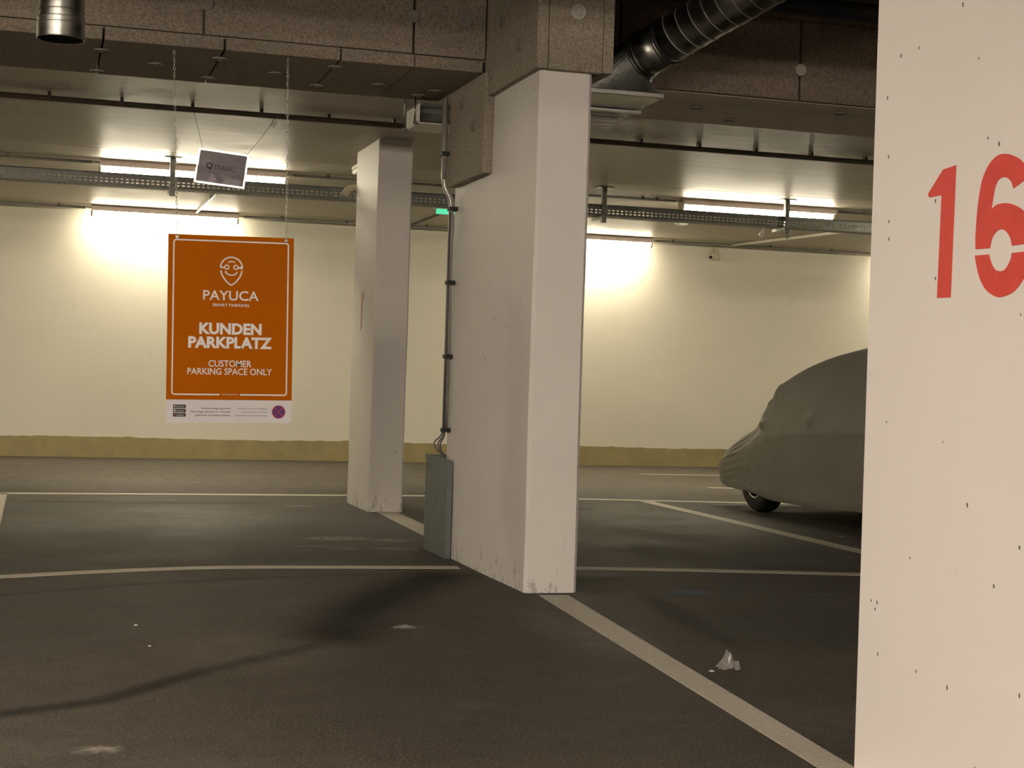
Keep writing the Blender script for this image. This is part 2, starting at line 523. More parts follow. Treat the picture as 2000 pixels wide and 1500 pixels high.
# olive stripe painted along the foot of the back wall, with a ragged upper edge
m = MB()
nst = 300
for i in range(nst + 1):
    x = X0 + (X1 - X0) * i / nst
    zt = .243 + .006 * math.sin(x * 2.1) + .005 * rng.uniform(-1, 1) + (.010 if rng.random() < .06 else 0)
    m.v += [(x, YW - .006, 0), (x, YW - .006, zt), (x, YW, zt)]
for i in range(nst):
    a = 3 * i
    m.face((a, a + 3, a + 4, a + 1)); m.face((a + 1, a + 4, a + 5, a + 2))
tag(m.build('baseboard_back', M['stripe']), 'olive painted stripe along the foot of the rear wall', 'baseboard', kind='structure')

# ceiling: deck above the front bay, two lower slabs behind the beam with an open joint between them
ceiling = slab('ceiling', X0, X1, Y0, YW + .25, ZF, ZF + .25, M['ceil_dark'], 'shuttered concrete garage ceiling with a lower rear part', 'ceiling')
MB().box(X0, X1, 9.74, 14.165, ZC, ZF - .002).build('ceiling_slab', M['ceil'], ceiling)
MB().box(X0, X1, 14.18, YW - .001, ZC, ZF - .002).build('ceiling_slab', M['ceil'], ceiling)

# ------------------------------------------------------------------ boarded beam over the tall pillar
BZ, BY0, BY1 = 2.82, 8.70, 9.74
beam = empty('ceiling_beam', (2.6, 9.2, BZ), 'long boarded concrete beam running across the ceiling over the tall pillar', 'beam')
org = beam.location.copy()
def part(mm, name, mat, parent, o=None): return mm.build(name, mat, parent, o if o is not None else org)
part(MB().box(X0, X1, BY0 + .05, BY1, BZ + .072, ZF - .001), 'beam_core', M['soffit'], beam)
part(MB().box(2.81, X1, BY0 + .052, BY1, BZ, BZ + .072, .004), 'soffit_slab', M['soffit'], beam)
J = [-2.25 + .635 * k for k in range(0, 8)]
J = [-2.25, -1.615, -.98, -.345, .29, .925, 1.56, 1.975, 2.372]
for a, b in zip(J[:-1], J[1:]):
    dz = rng.uniform(-.003, .003)
    g = .006 if b < 1.9 else .002
    part(MB().box(a + g, b - g, BY0 + rng.uniform(-.004, .004), BY1, BZ + dz, BZ + .069, .004), 'soffit_board', M['wool_soffit'] if False else M['wool'], beam)
J = [-2.66, -1.50, -.345, .81, 1.966, 2.388]
for a, b in zip(J[:-1], J[1:]):
    part(MB().box(a + .006, b - .006, BY0 + rng.uniform(0, .006), BY0 + .052, BZ + .075, ZF - .002, .004), 'face_board', M['wool'], beam)
J = [2.81, 3.19, 4.345, 5.50, 6.66, 7.8]
for a, b in zip(J[:-1], J[1:]):
    part(MB().box(a + .007, b - .007, BY0 + rng.uniform(0, .004), BY0 + .05, BZ + .003, ZF - .03, .004), 'face_board', M['wool_red'], beam)
part(MB().box(2.81, 7.8, BY0 - .012, BY0 + .05, ZF - .028, ZF - .002), 'top_strip', M['wool_red'], beam)
def washer(mm, c, n, R):
    c, n = Vector(c), Vector(n)
    mm.tube([c - n * .001, c + n * .004], R, 18)
    mm.ring(c + n * .004, n, R * .92, R * .10, 18, 5)
    mm.ring(c + n * .004, n, R * .48, R * .10, 14, 5)
    mm.tube([c + n * .003, c + n * .012], R * .28, 6)
    return mm
for x, z in ((1.955, 3.10), (2.26, 3.10), (4.345, 3.005), (5.5, 3.005), (.82, 3.06), (-.35, 3.06)):
    part(washer(MB(), (x, BY0 - .003, z), (0, -1, 0), .036), 'washer', M['washer_light'] if x > 4 else M['washer'], beam)
for x, y in ((.29, 8.98), (.29, 9.62), (-.33, 9.3), (.60, 9.25), (.925, 8.93), (.925, 9.55), (1.27, 9.22), (1.56, 8.88), (1.56, 9.5), (1.9, 9.3), (2.2, 9.55), (2.25, 9.35), (3.88, 9.18), (4.75, 8.95), (4.25, 9.5)):
    part(washer(MB(), (x, y, BZ - .004), (0, 0, -1), .042), 'washer', M['washer'], beam)

# the beam over the near pillar, above the frame
beam2 = empty('ceiling_beam', (2.4, 3.5, BZ), 'bare concrete beam crossing overhead in line with the numbered pillar', 'beam')
part(MB().box(X0, X1, 3.05, 4.09, BZ, ZF - .002), 'beam_core', M['soffit'], beam2, beam2.location)

# ------------------------------------------------------------------ pillars
# tall pillar in the middle
pl = empty('concrete_pillar', (2.57, 8.65, 0), 'tall white pillar with rough boards round its head, in the middle', 'pillar')
o = pl.location.copy()
def rough_box(x0, x1, y0, y1, z0, z1, nz=60, nxy=8, amp=.003, seed=1, cham=.012):
    """a pillar shaft with chamfered, slightly uneven arrises"""
    rr = random.Random(seed)
    c = cham
    ring_ = []
    def seg(a, b, n):
        for i in range(n):
            q = i / n
            ring_.append((a[0] + (b[0] - a[0]) * q, a[1] + (b[1] - a[1]) * q))
    cs = [(x0 + c, y0), (x1 - c, y0), (x1, y0 + c), (x1, y1 - c), (x1 - c, y1), (x0 + c, y1), (x0, y1 - c), (x0, y0 + c)]
    for i in range(8): seg(cs[i], cs[(i + 1) % 8], nxy if i % 2 == 0 else 1)
    mm = MB()
    n = len(ring_)
    ph = [rr.uniform(0, 6.28) for _ in range(6)]
    for k in range(nz + 1):
        z = z0 + (z1 - z0) * k / nz
        for (x, y) in ring_:
            dx = amp * (math.sin(3.1 * z + ph[0] + 4 * y) + .6 * math.sin(9 * z + ph[1]) * math.sin(11 * y + ph[2])) + rr.uniform(-1, 1) * amp * .25
            dy = amp * (math.sin(2.3 * z + ph[3]) + .6 * math.sin(10 * z + ph[4]) * math.sin(13 * x + ph[5])) * .7
            mm.v.append((x + dx, y + dy, z))
    for k in range(nz):
        for i in range(n):
            j = (i + 1) % n
            mm.face((k * n + i, k * n + j, (k + 1) * n + j, (k + 1) * n + i))
    mm.face([nz * n + i for i in range(n)]); mm.face([i for i in range(n)][::-1])
    return mm
part(rough_box(2.43, 2.715, 7.80, 9.50, 0, 2.815, 70, 8, .0022, 3, .018), 'shaft', M['pillar'], pl, o)
part(MB().box(2.44, 2.70, 7.815, 8.69, 2.815, ZF - .003), 'pillar_head', M['soffit'], pl, o)
part(MB().box(2.455, 2.745, 7.742, 7.798, 2.682, ZF - .004, .004), 'front_board', M['wool_cap'], pl, o)
part(MB().box(2.392, 2.452, 7.745, 8.735, 2.684, ZF - .004, .004), 'side_board', M['wool_cap'], pl, o)
part(MB().box(2.748, 2.806, 7.745, 8.69, 2.684, ZF - .004, .004), 'side_board', M['wool_cap'], pl, o)
part(MB().box(2.372, 2.428, 8.66, 9.44, 2.25, 2.818, .004), 'side_board', M['wool_cap'], pl, o)
part(washer(MB(), (2.605, 7.742, 2.985), (0, -1, 0), .042), 'washer', M['washer_light'], pl, o)
for y, z in ((8.05, 2.86), (8.62, 2.80), (8.40, 3.05), (7.93, 3.10)):
    part(washer(MB(), (2.391, y, z), (-1, 0, 0), .036), 'washer', M['washer'], pl, o)
for y, z in ((9.15, 2.72), (8.88, 2.55)):
    part(washer(MB(), (2.371, y, z), (-1, 0, 0), .036), 'washer', M['washer'], pl, o)

# slimmer pillar behind on the left
pl2 = empty('concrete_pillar', (2.70, 12.9, 0), 'short white pillar standing behind between the orange sign and the tall pillar', 'pillar')
part(rough_box(2.56, 2.838, 12.45, 13.36, 0, ZC, 60, 6, .002, 5, .012), 'shaft', M['pillar'], pl2, pl2.location)

t = NT('peach_paint_smear')
M['smear'] = t.set(t.ramp(t.noise(40, 5), [(.35, (.60, .46, .34)), (.65, (.62, .34, .20))]), .6)
part(MB().prism([(12.98, 1.76), (12.90, 1.765), (12.885, 1.70), (12.93, 1.69), (12.935, 1.52), (12.975, 1.45)], lambda a, b, h: (2.5565 - h, a, b), 0, .002), 'paint_smear', M['smear'], pl2, pl2.location)

# near pillar with the number
pl3 = empty('concrete_pillar', (2.42, 3.4, 0), 'near white pillar with the red stencilled number 16 at the right edge', 'pillar')
o = pl3.location.copy()
part(MB().box(2.28, 2.56, 2.55, 4.09, 0, BZ - .002, .008), 'shaft', M['pillar_near'], pl3, o)
one = [(3.785, 1.629), (3.713, 1.687), (3.652, 1.691), (3.658, 1.347), (3.723, 1.348), (3.717, 1.62), (3.777, 1.619)]
up = [(3.549, 1.465), (3.551, 1.496), (3.548, 1.552), (3.541, 1.597), (3.528, 1.641), (3.502, 1.674), (3.468, 1.692), (3.431, 1.693), (3.387, 1.68), (3.352, 1.659), (3.327, 1.625), (3.393, 1.603), (3.405, 1.623), (3.43, 1.635), (3.456, 1.632), (3.472, 1.612), (3.481, 1.578), (3.485, 1.56), (3.461, 1.57), (3.421, 1.57), (3.378, 1.559), (3.337, 1.536), (3.308, 1.496), (3.298, 1.464), (3.392, 1.463), (3.399, 1.482), (3.418, 1.5), (3.44, 1.507), (3.461, 1.502), (3.478, 1.487), (3.486, 1.463)]
lo = [(3.551, 1.449), (3.542, 1.421), (3.522, 1.384), (3.493, 1.357), (3.454, 1.341), (3.426, 1.339), (3.379, 1.349), (3.339, 1.379), (3.312, 1.414), (3.301, 1.445), (3.391, 1.445), (3.396, 1.428), (3.415, 1.408), (3.436, 1.403), (3.461, 1.409), (3.479, 1.428), (3.489, 1.448)]
def smooth_poly(poly, keep, k=4):
    """Catmull-Rom through the points, corners in keep stay sharp"""
    n = len(poly); out = []
    for i in range(n):
        a, b, c, d = (Vector(poly[(i + q) % n]) for q in (-1, 0, 1, 2))
        if i in keep: a = b
        if (i + 1) % n in keep: d = c
        if i in keep and (i + 1) % n in keep:
            out.append(b); continue
        for q in range(k):
            u = q / k
            out.append(.5 * ((2 * b) + (c - a) * u + (2 * a - 5 * b + 4 * c - d) * u * u + (3 * b - a - 3 * c + d) * u ** 3))
    return [(p.x, p.y) for p in out]
fn16 = lambda a, b, h: (2.2798 - h, a, b)
dg = part(MB().prism(one, fn16, 0, .0015), 'digit', M['red'], pl3, o); tag(dg, 'red stencilled digit 1')
mm = MB()
mm.prism(smooth_poly(up, {0, 10, 11, 17, 23, 24, 30}), fn16, 0, .0015)
mm.prism(smooth_poly(lo, {0, 9, 10, 16}), fn16, 0, .0015)
dg = part(mm, 'digit', M['red'], pl3, o); tag(dg, 'red stencilled digit 6 in two pieces')

# ------------------------------------------------------------------ fluorescent lamps
def lamp_proto(name, L, mat, label, group):
    """local origin at the middle of the top face; runs along x"""
    r = empty(name, (0, 0, 0), label, 'lamp', group)
    prof = [(-.074, 0), (.074, 0), (.088, -.014), (.088, -.060), (-.088, -.060), (-.088, -.014)]
    MB().prism(prof, lambda a, b, h: (h, a, b), -L / 2 + .02, L / 2 - .02).build('housing', M['housing'], r)
    dp = [(-.056, -.058)] + [(-.056 * math.cos(q * PI / 10), -.066 - .054 * math.sin(q * PI / 10)) for q in range(0, 11)] + [(.056, -.058)]
    MB().prism(dp, lambda a, b, h: (h, a, b), -L / 2 + .035, L / 2 - .035).build('diffuser', mat, r)
    for s in (-1, 1):
        ec = [(a * 1.04, b * 1.03) for a, b in dp]
        x0, x1 = sorted((s * (L / 2 - .034), s * (L / 2 - .012)))
        e = MB().prism(ec, lambda a, b, h: (h, a, b), x0, x1).build('end_cap', M['plastic'], r)
        MB().tube([(s * (L / 2 - .02), 0, -.022), (s * (L / 2 + .045), 0, -.022)], .012, 8).build('cable_gland', M['plastic'], e)
        MB().box(s * (L / 2 - .30) - .012, s * (L / 2 - .30) + .012, -.070, .070, -.070, -.044).build('clip', M['plastic'], r)
    return r
lp = lamp_proto('fluorescent_lamp', 1.74, M['lamp'], 'lit fluorescent lamp above the cable tray, half hidden by the small hanging notice', 'lit ceiling lamps')
lp.location = (1.35, 15.02, ZC)
def lamp_at(x, y, z, label, src=lp):
    c = copy_tree(src); c.location = (x, y, z); c['label'] = label
    if y > 19:
        for ch in c.children:
            if ch.name.startswith('diffuser'):
                if M.get('wall_diffuser') is None:
                    M['wall_diffuser'] = ch.data.copy(); M['wall_diffuser'].materials[0] = M['lamp_wall']
                ch.data = M['wall_diffuser']
    return c
lamp_at(7.07, 15.02, ZC, 'lit fluorescent lamp above the cable tray to the right, over the covered car')
lamp_at(1.42, 19.32, ZC - .005, 'lit fluorescent lamp against the rear wall right above the orange sign')
lamp_at(6.74, 19.32, ZC - .005, 'lit fluorescent lamp against the rear wall, partly hidden by the tall pillar')
lamp_at(-4.4, 15.02, ZC, 'lit fluorescent lamp in line with the cable tray, out of view to the left')
lamp_at(12.6, 15.02, ZC, 'lit fluorescent lamp in line with the cable tray, out of view to the right')
lamp_at(-3.3, 11.0, ZC, 'added fluorescent fill lamp just behind the boarded beam, out of view to the left')  # added out of view to brighten the left faces of the pillars
lamp_at(10.2, 12.2, ZC, 'added fluorescent fill lamp beyond the covered car, hidden by the numbered pillar')  # added out of sight to brighten the right of the rear wall and the car
lamp_at(-3.95, 19.32, ZC - .005, 'lit fluorescent lamp on the rear wall, out of view to the left')
lamp_at(12.0, 19.32, ZC - .005, 'lit fluorescent lamp on the rear wall, out of view to the right')
ln = lamp_proto('fluorescent_lamp', 1.74, M['lamp_near'], 'lit fluorescent lamp hanging behind the viewer, left of the numbered pillar', 'lamps behind the viewer')
ln.location = (-1.6, -1.2, 2.66)
lamp_at(-4.6, -1.2, 2.66, 'lit fluorescent lamp hanging behind the viewer, nearest on the far left', ln)
lamp_at(-4.6, -5.6, 2.66, 'lit fluorescent lamp in the rearmost row behind the viewer, on the left', ln)
lamp_at(-1.6, -5.6, 2.66, 'lit fluorescent lamp in the rearmost row behind the viewer, in the middle', ln)
lamp_at(5.2, -5.6, 2.66, 'lit fluorescent lamp in the rearmost row behind the viewer, on the right', ln)
lamp_at(-1.3, 2.5, 2.66, 'added fluorescent fill lamp hanging left of the viewer, nearest to the numbered pillar', ln)  # added off screen to brighten the numbered face of the near pillar
lamp_at(-3.9, 2.5, 2.66, 'added fluorescent fill lamp hanging left of the viewer, furthest from the numbered pillar', ln)  # second off-screen lamp, added to lift the surfaces facing left
lamp_at(6.0, -1.2, 2.66, 'lit fluorescent lamp hanging behind the viewer, right of the numbered pillar', ln)
for l_ in [x for x in sc.objects if x.name.startswith('fluorescent_lamp') and x.location.y < 5]:
    for s in (-1, 1):
        MB().tube([(s * .6, 0, 0), (s * .6, 0, ZF - 2.66 - .002)], .006, 6).build('suspension_rod', M['galv'], l_)

# thin unlit lamp along the ceiling behind the short pillar
ul = empty('unlit_lamp', (2.72, 13.95, ZC), 'white unlit lamp tube on the ceiling peeping out behind the short pillar', 'lamp')
MB().box(-.03, .03, -.50, .34, -.03, 0, .004).build('housing', M['white_metal'], ul)
MB().tube([(0, -.50, -.045), (0, .36, -.045)], .022, 12).build('tube', M['white_metal'], ul)

# ------------------------------------------------------------------ conduits and pipes on the ceiling
def conduit(name, pts, r, mat, label, clips=(), axis='x', clipmat=None):
    root = empty(name, pts[0], label, 'pipe')
    o = root.location.copy()
    MB().tube(pts, r, 10).build('pipe', mat, root, o)
    for c in clips:
        c = Vector(c)
        if axis == 'x':
            b = MB().box(c.x - .011, c.x + .011, c.y - r * 1.1, c.y + r * 1.1, c.z - r * .4, ZC)
        else:
            b = MB().box(c.x - r * 1.6, c.x + r * 1.6, c.y - .018, c.y + .018, c.z - r * .4, ZC)
        b.build('clip', clipmat or M['pipe_brown'], root, o)
    return root
conduit('ceiling_pipe', [(-2.0, 11.44, 2.925), (3.0, 11.47, 2.925), (9.5, 11.50, 2.925)], .020, M['pipe_brown'],
        'long thin brown pipe clipped to the ceiling behind the boarded beam',
        [(.033 + .486 * k, 11.45 + .005 * k, 2.925) for k in range(-3, 17)])
zl = ZC - .024
conduit('lamp_conduit', [(-3.45, 15.02, zl), (.43, 15.02, zl)], .013, M['conduit_grey'], 'thin ceiling conduit running left from the lamp above the cable tray', [(-1.2, 15.02, zl), (-.3, 15.02, zl)])
conduit('lamp_conduit', [(2.27, 15.02, zl), (6.15, 15.02, zl)], .013, M['conduit_grey'], 'thin ceiling conduit linking the two lamps above the cable tray', [(2.6, 15.02, zl), (5.8, 15.02, zl), (5.95, 15.02, zl)])
conduit('lamp_conduit', [(7.99, 15.02, zl), (11.6, 15.02, zl)], .013, M['conduit_grey'], 'thin ceiling conduit running right from the lamp over the covered car', [(8.3, 15.02, zl), (9.0, 15.02, zl)])
zl = ZC - .03
conduit('wall_conduit', [(-3.0, 19.33, zl), (.5, 19.33, zl)], .016, M['conduit_grey'], 'thin conduit under the ceiling at the rear wall, left of the orange sign', [(-.6, 19.33, zl), (.2, 19.33, zl)])
conduit('wall_conduit', [(2.34, 19.33, zl), (5.83, 19.33, zl)], .016, M['conduit_grey'], 'thin conduit under the ceiling at the rear wall, seen between the pillars', [(2.8, 19.33, zl), (3.6, 19.33, zl), (4.6, 19.33, zl)])
conduit('wall_conduit', [(7.66, 19.33, zl), (11.1, 19.33, zl)], .016, M['conduit_grey'], 'thin conduit under the ceiling at the rear wall above the covered car', [(7.9, 19.33, zl), (9.3, 19.33, zl), (10.2, 19.33, zl)])
conduit('cross_conduit', [(1.775, 15.12, 2.945), (1.77, 19.22, 2.945)], .013, M['conduit_grey'], 'dark conduit running back from the cable tray to the lamp above the orange sign', [(1.772, 17.5, 2.945), (1.772, 16.5, 2.945)], 'y')
conduit('cross_conduit', [(9.28, 15.06, 2.945), (8.74, 19.28, 2.945)], .020, M['white_metal'], 'pale conduit running slantwise across the ceiling over the covered car', [(9.1, 16.4, 2.945), (8.9, 18.0, 2.945)], 'y', M['conduit_grey'])
conduit('cross_conduit', [(4.38, 17.75, 2.955), (4.41, 19.28, 2.955)], .011, M['pipe_brown'], 'thin reddish conduit behind the green exit light', [(4.39, 18.5, 2.955)], 'y')
conduit('overhead_pipe', [(2.95, 8.20, 3.262), (9.0, 8.20, 3.262)], .052, M['dark'], 'dark pipe under the high ceiling at the upper right, beside the round duct', [], 'x')

# perforated cable tray
tray = empty('cable_tray', (3.0, 14.62, 2.70), 'perforated steel cable tray hanging across the room under the lamps', 'cable tray')
o = tray.location.copy()
def perforated(xa, xb, fn, rows, H, pitch=.0445, slot=.026):
    """sheet with rows of slots: rows = list of (z0, z1)"""
    mm = MB()
    n = int((xb - xa) / pitch)
    zs = [0.0]
    for a, b in rows: zs += [a, b]
    zs.append(H)
    nz = len(zs)
    xs = []
    for i in range(n):
        xs += [xa + i * pitch, xa + i * pitch + (pitch - slot)]
    xs.append(xa + n * pitch)
    for x in xs:
        for z in zs: mm.v.append(tuple(fn(x, z)))
    for i in range(len(xs) - 1):
        for k in range(nz - 1):
            if i % 2 == 1 and k % 2 == 1: continue
            a = i * nz + k
            mm.face((a, a + 1, a + nz + 1, a + nz))
    return mm
TZ0, TZ1, TY0, TY1 = 2.695, 2.800, 14.52, 14.72
part(perforated(-3, 12, lambda x, z: (x, TY0, TZ0 + z), [(.022, .035), (.049, .062)], TZ1 - TZ0), 'side_panel', M['galv_dark'], tray, o)
part(perforated(-3, 12, lambda x, z: (x, TY1, TZ0 + z), [(.006, .014)], .020), 'side_panel', M['galv_dark'], tray, o)
part(perforated(-3, 12, lambda x, z: (x, TY0 + z, TZ0), [(.025, .04), (.07, .085), (.115, .13), (.16, .175)], TY1 - TY0), 'base_panel', M['galv_dark'], tray, o)
part(MB().tube([(-3, TY0, TZ1), (12, TY0, TZ1)], .005, 6), 'rolled_edge', M['galv_dark'], tray, o)
for k, (yy, rr_) in enumerate(((14.59, .005), (14.62, .006), (14.66, .005))):
    pts = [(-3 + .5 * i, yy + .008 * math.sin(i * 1.7 + k), TZ0 + rr_ + .003) for i in range(31)]
    part(MB().tube(pts, rr_, 8), 'cable', M['wire'], tray, o)
for x in (-3.0 + .12, 1.115, 5.20, 7.14, 11.3):
    mm = MB().box(x - .024, x + .024, 14.475, 14.515, 2.625, ZC - .008, .003)
    mm.box(x - .008, x + .008, 14.472, 14.476, 2.66, 2.94)
    hg = part(mm, 'hanger', M['galv'], tray, o)
    part(MB().box(x - .075, x + .075, 14.44, 14.56, ZC - .008, ZC), 'ceiling_plate', M['galv'], hg, o)
    part(MB().box(x - .02, x + .02, 14.50, 14.78, TZ0 - .03, TZ0 - .002), 'bracket_arm', M['galv'], hg, o)

# ------------------------------------------------------------------ ventilation
# short vertical duct hanging in front, top left
dv_ = empty('hanging_duct', (.05, 6.0, 2.27), 'short shiny round duct end hanging from the ceiling in the top left corner', 'duct')
o = dv_.location.copy()
def open_tube(mm, c, z0, z1, r, seg=40):
    n0 = len(mm.v)
    for z in (z0, z1):
        for k in range(seg):
            a = 2 * PI * k / seg
            mm.v.append((c[0] + r * math.cos(a), c[1] + r * math.sin(a), z))
    for k in range(seg):
        j = (k + 1) % seg
        mm.face((n0 + k, n0 + j, n0 + seg + j, n0 + seg + k), True)
    return mm
R1 = .083
mm = open_tube(MB(), (.05, 6.0), 2.272, 2.345, R1 + .001)
part(mm, 'end_collar', M['galv'], dv_, o)
mm = open_tube(MB(), (.05, 6.0), 2.33, ZF, R1 - .003)
part(mm, 'pipe', M['galv'], dv_, o)
mm = MB()
for z, rr_ in ((2.273, .0025), (2.325, .002), (2.345, .0025), (2.372, .002)):
    mm.ring((.05, 6.0, z), (0, 0, 1), R1, rr_, 40, 6)
part(mm, 'bead', M['galv'], dv_, o)
part(MB().tube([(.05, 6.0, 2.40), (.05, 6.0, 2.402)], R1 - .004, 40), 'damper', M['black'], dv_, o)
part(open_tube(MB(), (.05, 6.0), 2.275, 2.40, R1 - .005), 'inner_lining', M['black'], dv_, o)
part(MB().tube([(.05, 5.915, 2.425), (.05, 5.90, 2.425)], .018, 16), 'damper_knob', M['washer'], dv_, o)

# spiral duct with a hood ending in a slatted grille, right of the tall pillar
dc = empty('ventilation_duct', (3.1, 8.5, 2.68), 'spiral round duct coming down into a sheet metal hood right of the tall pillar', 'duct')
o = dc.location.copy()
A_ = Vector((3.16, 8.27, 2.905)); B_ = Vector((3.496, 7.75, 3.135))
ax = (B_ - A_).normalized(); RD = .125
C0 = A_ + ax * .17
E_ = A_ + ax * 1.26
part(MB().tube([C0, E_], RD, 48), 'round_pipe', M['galv'], dc, o)
e1 = ax.cross(Vector((0, 0, 1))).normalized(); e2 = ax.cross(e1)
hel = []
Lh = (E_ - C0).length
for i in range(0, 520):
    q = i / 519
    an = q * 2 * PI * (Lh / .085)
    hel.append(C0 + ax * (Lh * q) + (e1 * math.cos(an) + e2 * math.sin(an)) * RD)
part(MB().tube(hel, .0038, 5), 'spiral_seam', M['conduit'], dc, o)
part(MB().tube([A_ - ax * .02, A_ + ax * .17], RD + .004, 48), 'collar', M['galv'], dc, o)
mm = MB()
for q, rr_ in ((.0, .006), (.025, .004), (.165, .009)):
    mm.ring(A_ + ax * q, ax, RD + .004, rr_, 48, 6)
part(mm, 'collar_ring', M['galv'], dc, o)
part(MB().tube([A_ + ax * .172, A_ + ax * .190], RD + .010, 48), 'gasket', M['dark'], dc, o)
# hood: round collar to rectangle
mm = MB()
seg = 48
rect = [(2.76, 8.24), (3.27, 8.24), (3.27, 8.68), (2.76, 8.68)]
per = []
for k in range(4):
    a, b = rect[k], rect[(k + 1) % 4]
    for i in range(12): per.append((a[0] + (b[0] - a[0]) * i / 12, a[1] + (b[1] - a[1]) * i / 12))
circ = [A_ + (e1 * math.cos(2 * PI * k / seg) + e2 * math.sin(2 * PI * k / seg)) * RD for k in range(seg)]
cen = Vector((sum(p[0] for p in rect) / 4, sum(p[1] for p in rect) / 4))
# match each circle point to the rectangle point with the same bearing
def bearing(p, c): return math.atan2(p[1] - c[1], p[0] - c[0])
cs = sorted(circ, key=lambda p: bearing(p, A_)); rs_ = sorted(per, key=lambda p: bearing(p, cen))
nlev = 6
for L in range(nlev + 1):
    q = L / nlev
    for k in range(seg):
        a = cs[k]; b = Vector((rs_[k][0], rs_[k][1], 2.70))
        mm.v.append(tuple(a.lerp(b, q)))
for L in range(nlev):
    for k in range(seg):
        j = (k + 1) % seg
        mm.face((L * seg + k, L * seg + j, (L + 1) * seg + j, (L + 1) * seg + k), False)
part(mm, 'hood', M['galv_hood'], dc, o)
part(MB().box(2.75, 3.285, 8.225, 8.69, 2.672, 2.70, .003), 'hood_flange', M['galv'], dc, o)
part(MB().box(2.75, 3.31, 8.64, 8.70, 2.655, 2.668), 'flange_rail', M['galv'], dc, o)

# white slatted grille under the beam, sloping down towards the back
gr = empty('vent_grille', (3.0, 8.9, 2.62), 'white slatted vent grille sloping under the beam, just right of the tall pillar', 'grille')
o = gr.location.copy()
GA, GB = (8.745, 2.712), (9.03, 2.612)           # front and rear edge (y, z)
def gpt(x, q, up):                                # q along the slope, up = height above the face
    y = GA[0] + (GB[0] - GA[0]) * q; z = GA[1] + (GB[1] - GA[1]) * q
    return (x, y + up * .33, z + up * .944)
def gx(q): return 3.37 - .125 * q
def gslab(x0, x1f, q0, q1, u0, u1):
    mm = MB(); n = 0
    for q in (q0, q1):
        for x in (x0, x1f(q)):
            for u in (u0, u1): mm.v.append(gpt(x, q, u))
    for f in ((0, 1, 3, 2), (4, 6, 7, 5), (0, 4, 5, 1), (2, 3, 7, 6), (0, 2, 6, 4), (1, 5, 7, 3)): mm.face(f)
    return mm
part(gslab(2.73, gx, 0, 1, .006, .05), 'back_box', M['white_metal'], gr, o)
part(gslab(2.73, gx, 0, .06, 0, .006), 'frame', M['white_metal'], gr, o)
part(gslab(2.73, gx, .94, 1, 0, .006), 'frame', M['white_metal'], gr, o)
mm = MB(); n = 0
for q in (0, 1):
    for dx in (-.02, 0):
        for u in (-.003, .006): mm.v.append(gpt(gx(q) + dx, q, u))
for f in ((0, 1, 3, 2), (4, 6, 7, 5), (0, 4, 5, 1), (2, 3, 7, 6), (0, 2, 6, 4), (1, 5, 7, 3)): mm.face(f)
part(mm, 'frame', M['white_metal'], gr, o)
for k in range(6):
    q0 = .085 + .145 * k
    part(gslab(2.73, lambda q: gx(q) - .021, q0, q0 + .105, -.001, .006), 'slat', M['white_metal'], gr, o)

# open white box behind the tall pillar, left side
vb = empty('vent_box', (2.45, 9.75, 2.67), 'open fronted white vent box sticking out left of the tall pillar head', 'vent')
o = vb.location.copy()
mm = MB()
xa, xb, ya, yb, za, zb = 2.215, 2.72, 9.60, 9.95, 2.655, 2.775
mm.box(xa, xb, ya, yb, za, za + .006); mm.box(xa, xb, ya, yb, zb - .006, zb); mm.box(xa, xa + .006, ya, yb, za + .006, zb - .006); mm.box(xb - .006, xb, ya, yb, za + .006, zb - .006)
part(mm, 'casing', M['white_metal'], vb, o)
part(MB().box(xa + .006, xb - .006, ya + .10, ya + .106, za + .006, zb - .006), 'back_panel', M['grey_paint'], vb, o)
part(MB().box(xa + .045, xb - .1, ya + .085, ya + .10, za + .02, zb - .045, .003), 'damper_plate', M['galv'], vb, o)
part(MB().box(xa + .008, xb - .01, ya - .004, ya + .01, zb - .012, zb + .004), 'front_rail', M['galv_dark'], vb, o)
for y in (ya + .02, yb - .03):
    part(MB().tube([(xa - .02, y, za + .01), (xa - .02, y, ZC if y > 9.74 else BZ)], .006, 8), 'hanger_rod', M['galv'], vb, o)
    part(MB().box(xa - .03, xa + .002, y - .012, y + .012, za - .006, za + .01), 'hanger_foot', M['galv_dark'], vb, o)

# ------------------------------------------------------------------ riser conduit, wires and guard on the tall pillar
rc = empty('riser_conduit', (2.405, 9.46, .76), 'vertical grey conduit clipped to the rear edge of the tall pillar', 'pipe')
o = rc.location.copy()
part(MB().tube([(2.405, 9.45, .76), (2.402, 9.45, 2.12), (2.398, 9.455, 2.18), (2.360, 9.462, 2.255), (2.352, 9.465, 2.33), (2.348, 9.465, 2.78)], .0175, 14), 'pipe', M['conduit'], rc, o)
part(MB().tube([(2.392, 9.425, .77), (2.388, 9.42, 2.10)], .006, 8), 'thin_cable', M['wire'], rc, o)
part(MB().tube([(2.345, 9.43, 2.30), (2.342, 9.43, 2.79)], .012, 10), 'side_pipe', M['conduit_grey'], rc, o)
for z in (.77, 1.22, 1.67, 2.12):
    part(MB().box(2.382, 2.430, 9.40, 9.475, z - .012, z + .012, .003), 'clip', M['dark'], rc, o)
part(MB().box(2.325, 2.372, 9.41, 9.485, 2.44, 2.465, .003), 'clip', M['dark'], rc, o)
for k, (dx, dy) in enumerate(((0, 0), (-.012, .012), (.006, -.01))):
    pts = [(2.405 + dx * .4, 9.45, .78), (2.395 + dx, 9.46 + dy, .73), (2.372 + dx * 2, 9.47 + dy, .69), (2.380 + dx, 9.46 + dy, .645), (2.404, 9.45 + dy, .62), (2.408, 9.45, .603)]
    part(MB().tube(dense([Vector(p) for p in pts], 4), .005, 6), 'wire', M['wire'], rc, o)
